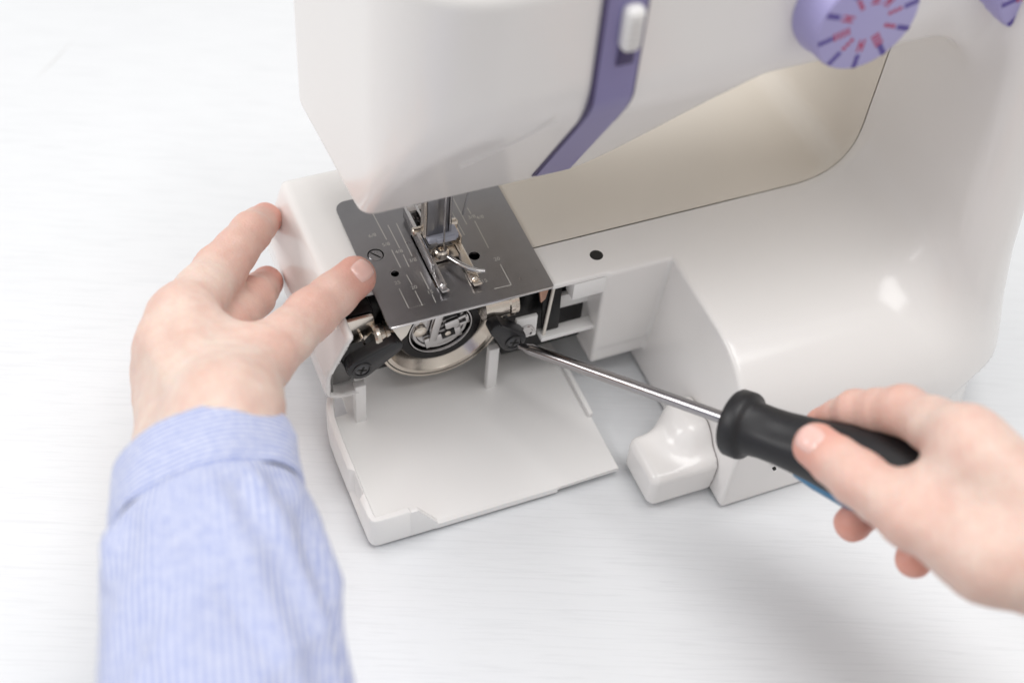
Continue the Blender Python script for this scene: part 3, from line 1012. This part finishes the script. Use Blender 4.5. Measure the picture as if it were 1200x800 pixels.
# ------------------------------------------------------------------ HANDS
def finger(x, y, z, pts, rad, k=3.0):
    """phalanges that are a little thinner between the joints than at them."""
    d = None
    for i in range(len(pts) - 1):
        a, b = np.array(pts[i], float), np.array(pts[i + 1], float)
        m, rm = (a + b) / 2, (rad[i] + rad[i + 1]) / 2 * 0.945
        for p, q, r0, r1 in ((a, m, rad[i], rm), (m, b, rm, rad[i + 1])):
            c = scap(x, y, z, p, q, r0, r1)
            d = c if d is None else smin(d, c, k)
    return d


def crease(x, y, z, p, a, depth, width=0.8):
    """shallow skin folds round a joint: p the joint, a the finger's direction."""
    a = np.asarray(a, float)
    a = a / np.linalg.norm(a)
    t = (x - p[0]) * a[0] + (y - p[1]) * a[1] + (z - p[2]) * a[2]
    r2 = (x - p[0]) ** 2 + (y - p[1]) ** 2 + (z - p[2]) ** 2
    g = np.exp(-(r2 / 190.0))
    return depth * g * (np.exp(-((t) / width) ** 2) + 0.7 * np.exp(-((t - 2.2) / width) ** 2) + 0.7 * np.exp(-((t + 2.1) / width) ** 2))


def skin_relief(x, y, z):
    return 0.11 * np.sin(0.42 * x + 0.9 * np.sin(0.31 * y)) * np.sin(0.47 * y + 0.8 * np.sin(0.37 * z)) + 0.07 * np.sin(0.83 * x + 0.5 * z) * np.sin(0.77 * y - 0.6 * z)


LH = {
    'index': [(-27.5, 87.0, 60.0), (-37.7, 70.0, 71.6), (-55.5, 51.1, 73.5), (-77.3, 19.1, 86.9)],
    'middle': [(-33.5, 67.0, 42.0), (-43.0, 49.8, 53.9), (-59.9, 30.2, 61.7), (-85.9, 7.5, 84.4)],
    'ring': [(-60.9, 25.1, 48.5), (-68.4, 30.1, 42.9), (-78.9, 35.9, 41.5), (-89.5, 8.0, 72.0)],
    'pinky': [(-68.6, 14.7, 44.2), (-74.7, 19.9, 40.5), (-84.1, 22.4, 39.7), (-92.4, -2.0, 65.8)],
    'thumb': [(-6.6, 23.6, 80.6), (-29.5, 9.3, 81.2), (-54.5, -12.6, 87.6), (-75.9, -43.4, 103.5)],
    'wrist': [(-82.5, -42.5, 93.8), (-87.5, -66.7, 95.3), (-97.1, -112.7, 100.3)],
}
LR = {'index': (7.3, 8.5, 10.6, 12.5), 'middle': (7.2, 8.5, 10.2, 12.0), 'ring': (7, 7.8, 8.6, 10.5), 'pinky': (6, 6.8, 7.6, 9.6), 'thumb': (8.6, 10.2, 11.6, 15.0)}


def f_left(x, y, z):
    H = LH
    palm = None
    W = np.array(H['wrist'][0])
    side = np.array((0.80, -0.10, 0.25))
    car = {'index': W + side * 10, 'middle': W + side * 2, 'ring': W - side * 7 + np.array((0, 0, -6)), 'pinky': W - side * 14 + np.array((0, 0, -12))}
    for n, ra in (('index', 10.8), ('middle', 10.8), ('ring', 10.2), ('pinky', 9.4)):
        c = scap(x, y, z, H[n][3], car[n], ra, 14)
        palm = c if palm is None else smin(palm, c, 12)
    palm = smin(palm, scap(x, y, z, H['thumb'][3], H['wrist'][1], 15, 19), 14)
    fore = smin(scap(x, y, z, car['index'], H['wrist'][1] + side * 9, 15, 18), scap(x, y, z, car['pinky'], H['wrist'][1] - side * 10, 15, 18), 10)
    fore = smin(fore, smin(scap(x, y, z, H['wrist'][1] + side * 9, H['wrist'][2] + side * 8, 18, 22), scap(x, y, z, H['wrist'][1] - side * 10, H['wrist'][2] - side * 8, 18, 22), 10), 8)
    d = smin(palm, fore, 12)
    # web between thumb and index
    d = smin(d, scap(x, y, z, np.array(H['thumb'][2]) * .75 + np.array(H['index'][3]) * .25, np.array(H['index'][3]) * .8 + np.array(H['thumb'][3]) * .2, 7, 9), 16)
    d = smin(d, finger(x, y, z, H['thumb'], LR['thumb']), 11)
    fi = finger(x, y, z, H['index'], LR['index'])
    fm = finger(x, y, z, H['middle'], LR['middle'])
    d = smin(d, fi, 7)
    d2 = smin(fm, d, 5)
    d = np.minimum(d2, d)
    d = smin(d, finger(x, y, z, H['ring'], LR['ring']), 4)
    d = smin(d, finger(x, y, z, H['pinky'], LR['pinky']), 4)
    th = np.array(H['thumb'])
    ix = np.array(H['index'])
    d = d + crease(x, y, z, th[1], th[0] - th[1], 0.6)
    d = d + crease(x, y, z, ix[1], ix[0] - ix[1], 0.4) + crease(x, y, z, ix[2], ix[1] - ix[2], 0.5)
    d = smin(d, scap(x, y, z, np.array(H['index'][3]) + np.array((-1.5, 0, 9.2)), car['index'] + np.array((-2, 0, 11.5)), 2.6, 2.0), 7)
    d = smin(d, scap(x, y, z, np.array(H['middle'][3]) + np.array((-5, 0, 8.5)), car['middle'] + np.array((-5, 0, 10.5)), 2.4, 2.0), 7)
    return d + skin_relief(x, y, z)


RHND = {
    'index': [(137.5, -106.0, 82.0), (142.0, -114.5, 98.6), (148.2, -129.2, 114.6), (149.2, -157.8, 133.0)],
    'thumb': [(115.8, -127.7, 105.8), (119.6, -147.1, 111.0), (125.2, -170.4, 116.3), (138.0, -194.2, 120.7)],
    'middle': [(129.9, -144.8, 74.0), (149.6, -136.4, 75.3), (161.2, -135.1, 93.8), (157.5, -166.5, 122.0)],
    'ring': [(139.8, -168.2, 79.5), (157.0, -159.5, 76.2), (167.1, -151.5, 88.8), (161.5, -178.5, 114.5)],
    'pinky': [(149.4, -182.2, 88.1), (159.0, -174.9, 81.4), (169.8, -166.8, 91.8), (162.8, -189.5, 107.0)],
    'wrist': [(165.3, -217.4, 126.0), (173.3, -249.0, 139.9), (183.0, -288.1, 160.7)],
}
RR = {'index': (6.8, 7.8, 9.0, 11.0), 'middle': (7.0, 7.8, 9.0, 11.0), 'ring': (6.8, 7.6, 8.6, 10.6), 'pinky': (6.0, 6.8, 7.8, 9.8), 'thumb': (8.4, 9.8, 10.4, 12.5)}


def f_right(x, y, z):
    H = RHND
    W = np.array(H['wrist'][0])
    side = np.array((-0.25, 0.2, 0.75))
    car = {'index': W + side * 10, 'middle': W + side * 3, 'ring': W - side * 5, 'pinky': W - side * 13}
    palm = None
    for n, ra in (('index', 11.0), ('middle', 11.2), ('ring', 11.0), ('pinky', 10.5)):
        c = scap(x, y, z, H[n][3], car[n], ra, 14)
        palm = c if palm is None else smin(palm, c, 12)
    palm = smin(palm, scap(x, y, z, H['thumb'][3], W, 13, 16), 14)
    fore = smin(scap(x, y, z, car['index'], np.array(H['wrist'][1]) + side * 9, 15, 18), scap(x, y, z, car['pinky'], np.array(H['wrist'][1]) - side * 9, 15, 18), 10)
    fore = smin(fore, scap(x, y, z, H['wrist'][1], H['wrist'][2], 24, 28), 12)
    d = smin(palm, fore, 12)
    d = smin(d, scap(x, y, z, np.array(H['thumb'][2]) * .6 + np.array(H['index'][3]) * .4, np.array(H['index'][3]) * .75 + np.array(H['thumb'][3]) * .25, 7, 10), 16)
    d = smin(d, finger(x, y, z, H['thumb'], RR['thumb']), 11)
    for n, k in (('index', 6), ('middle', 4), ('ring', 4), ('pinky', 4)):
        d = smin(d, finger(x, y, z, H[n], RR[n]), k)
    th = np.array(H['thumb'])
    ix = np.array(H['index'])
    d = d + crease(x, y, z, th[1], th[0] - th[1], 0.3) + crease(x, y, z, ix[2], ix[1] - ix[2], 0.25)
    d = d + skin_relief(x, y, z)
    # the fingers give way to the grip they hold
    a = np.array(AX)
    c0 = np.array(C0)
    t = (x - c0[0]) * a[0] + (y - c0[1]) * a[1] + (z - c0[2]) * a[2]
    rad = np.sqrt(np.maximum((x - c0[0]) ** 2 + (y - c0[1]) ** 2 + (z - c0[2]) ** 2 - t * t, 0))
    gr = np.interp(t.ravel() if hasattr(t, 'ravel') else t, [0, 15, 28, 46, 70, 97, 108], [13, 10.2, 10.9, 13.2, 14.6, 12.8, 0]).reshape(t.shape)
    return smax(d, np.minimum(gr + 0.1 - rad, 109 - t), 1.5)


def hand(name, label, fn, J, lo, hi):
    Ph, Qh = surface(fn, lo, hi, 1.15)
    o = from_np(name, Ph, Qh, 'skin')
    o['label'], o['category'] = label, 'hand'
    fl = np.zeros(len(Ph))
    for n in ('index', 'middle', 'ring', 'pinky', 'thumb'):
        for j, (w, s2) in enumerate(((0.85, 11.0), (0.45, 10.0), (0.42, 11.0), (0.26, 12.0))):
            dd = np.linalg.norm(Ph - np.array(J[n][j]), axis=1)
            fl = np.maximum(fl, w * np.exp(-np.maximum(dd - 6, 0) ** 2 / s2 ** 2))
        for a_, b_ in ((0, 1), (1, 2)):
            dd = scap(Ph[:, 0], Ph[:, 1], Ph[:, 2], J[n][a_], J[n][b_], 9.0, 9.0)
            fl = np.maximum(fl, (0.30 if n != 'thumb' or a_ == 0 else 0.12) * np.exp(-np.maximum(dd, 0) ** 2 / 30))
    at = o.data.attributes.new("flush", 'FLOAT', 'POINT')
    at.data.foreach_set("value", fl.astype(np.float32))
    return o


def nail(fn, parent, tip, joint, outward, length, width, back=0.2, name="thumb_nail"):
    tip, joint = np.array(tip, float), np.array(joint, float)
    ax = tip - joint
    ax /= np.linalg.norm(ax)
    n = np.array(outward, float)
    n -= ax * (n @ ax)
    n /= np.linalg.norm(n)
    sd = np.cross(ax, n)
    U = 13
    Vt, idx = [], {}
    for i in range(U):
        for j in range(U):
            u, v = -1 + 2 * i / (U - 1), -1 + 2 * j / (U - 1)
            # square to rounded rectangle
            uu = u * math.sqrt(max(0, 1 - 0.38 * v * v))
            vv = v * math.sqrt(max(0, 1 - 0.38 * u * u))
            p = tip + ax * (uu * length / 2 + back * length) + sd * (vv * width / 2) + n * 16
            for _ in range(60):
                f = float(fn(*[np.array([q]) for q in p])[0])
                if f < 0.02:
                    break
                p = p - n * f * 0.7
            e = max(abs(u), abs(v))
            idx[i, j] = len(Vt)
            Vt.append(p + n * (0.45 if e < 0.8 else 0.1 if e < 0.95 else -0.4))
    F4 = [(idx[i, j], idx[i + 1, j], idx[i + 1, j + 1], idx[i, j + 1]) for i in range(U - 1) for j in range(U - 1)]
    return from_np(name, np.array(Vt), np.array(F4), 'nail', parent)


left = hand("hand", "left hand in a blue striped cuff, its thumb pressing the steel needle plate", f_left, LH, (-135, -125, 18), (8, 102, 140))
nail(f_left, left, LH['thumb'][0], LH['thumb'][1], (0.05, -0.55, 0.85), 11.5, 9.8, 0.02)
right = hand("hand", "bare right hand gripping the screwdriver's black handle", f_right, RHND, (100, -345, 60), (238, -88, 212))
nail(f_right, right, RHND['thumb'][0], RHND['thumb'][1], (-0.45, -0.3, 0.85), 12.5, 11, 0.0)


# ---- shirt sleeve on the left arm
def sleeve_mesh(t0, t1, nt, r0, r1, swell, fold, thick):
    path = [Vector(p) for p in ((-86.0, -53.5, 94.6), (-92, -88, 97.5), (-97.1, -116, 101.0), (-104, -150, 107), (-114, -200, 117), (-124, -250, 128))]
    seg = [(path[i + 1] - path[i]).length for i in range(len(path) - 1)]

    def at(t):
        i = 0
        while i < len(seg) - 1 and t > seg[i]:
            t -= seg[i]
            i += 1
        d = (path[i + 1] - path[i]).normalized()
        return path[i] + d * t
    rnd = random.Random(3)
    N = 120
    V, UV, F = [], [], []
    def ring(t, rr, infl):
        p = at(max(0, t)) if t >= 0 else at(0) + (path[0] - path[1]).normalized() * (-t)
        d = (at(t + 6) - at(max(t - 6, 0))).normalized()
        u = d.cross(Vector((0, 0, 1))).normalized()
        v = u.cross(d)
        for k in range(N):
            a = 2 * math.pi * k / N
            w = fold(a, t) if infl else 0
            q = p + d * (6.0 * math.cos(a) * max(0.0, 1 - max(0, t - 20) / 90)) + u * math.cos(a) * (rr * 1.04 + w) + v * math.sin(a) * (rr * 0.88 + w)
            V.append(q)
            UV.append((a / (2 * math.pi) * 213, t))
    for i in range(nt + 1):
        f = i / nt
        t = t0 + (t1 - t0) * f
        ring(t, r0 + (r1 - r0) * f + swell(f), True)
    rows = nt + 1
    # turned-in edge at the near end
    ring(t0 + 0.4, r0 + swell(0) - thick, True)
    ring(t0 + 9, r0 + swell(0) - thick - 0.8, True)
    order = [rows + 1, rows] + list(range(rows))
    for A, B in zip(order, order[1:]):
        for k in range(N):
            F.append((A * N + k, A * N + (k + 1) % N, B * N + (k + 1) % N, B * N + k))
    return np.array([tuple(q) for q in V]), np.array(F), UV


def put_uv(o, UV):
    me = o.data
    uvl = me.uv_layers.new(name="UVMap")
    li = np.empty(len(me.loops), np.int32)
    me.loops.foreach_get("vertex_index", li)
    uvl.data.foreach_set("uv", np.array(UV, np.float32)[li].ravel())


def fold_sleeve(a, t):
    w = 1.1 * math.sin(5 * a + 0.05 * t) * math.sin(t * 0.09 + 1.3 * a)
    w *= min(1, max(0, (t - 27) / 12))
    w += 1.1 * math.exp(-((t - 42) / 8) ** 2) * math.sin(13 * a + 0.6 * math.sin(3 * a))
    env = min(1, max(0, (t - 29) / 10))
    w += env * 1.3 * (1 - abs(math.sin(2.5 * a + 0.035 * t + 0.5 * math.sin(0.06 * t)))) ** 5
    w -= env * 1.2 * (1 - abs(math.sin(3.5 * a - 0.045 * t + 1.1))) ** 6 * (0.6 + 0.4 * math.sin(0.11 * t + 2 * a))
    s = (a * 180 / math.pi) % 360
    for a0, am, wd, sl in ((128, 3.0, 8, 0.55), (150, -2.6, 8, 0.5), (168, 3.2, 9, 0.4), (104, 1.8, 8, 0.45), (66, 1.1, 12, 0.2), (36, 1.0, 12, -0.15)):
        dd = (s - a0 - (t - 60) * sl + 180) % 360 - 180
        w += am * math.exp(-(dd / wd) ** 2) * min(1, max(0, (t - 28) / 25))
    return w


def fold_cuff(a, t):
    return 0.5 * math.sin(3 * a + 0.03 * t) + 0.35 * math.sin(7 * a + 0.1 * t) + 0.5 * math.sin(0.35 * t + 4 * a) * 0.4 + 0.5 * (1 - abs(math.sin(2 * a + 0.06 * t))) ** 4


Vs, Fs, UVs = sleeve_mesh(27, 190, 84, 31.0, 32.6, lambda f: 3.2 * math.sin(min(1, f * 9) * math.pi / 2), fold_sleeve, 1.0)
sleeve = from_np("shirt_sleeve", Vs, Fs, 'cloth', left)
put_uv(sleeve, UVs)
Vc, Fc, UVc = sleeve_mesh(0, 28, 20, 29.6, 32.0, lambda f: 0.5 * math.sin(f * math.pi) - (0.8 if f > 0.96 else 0), fold_cuff, 1.6)
cuff = from_np("shirt_cuff", Vc, Fc, 'cuff', sleeve)
put_uv(cuff, UVc)
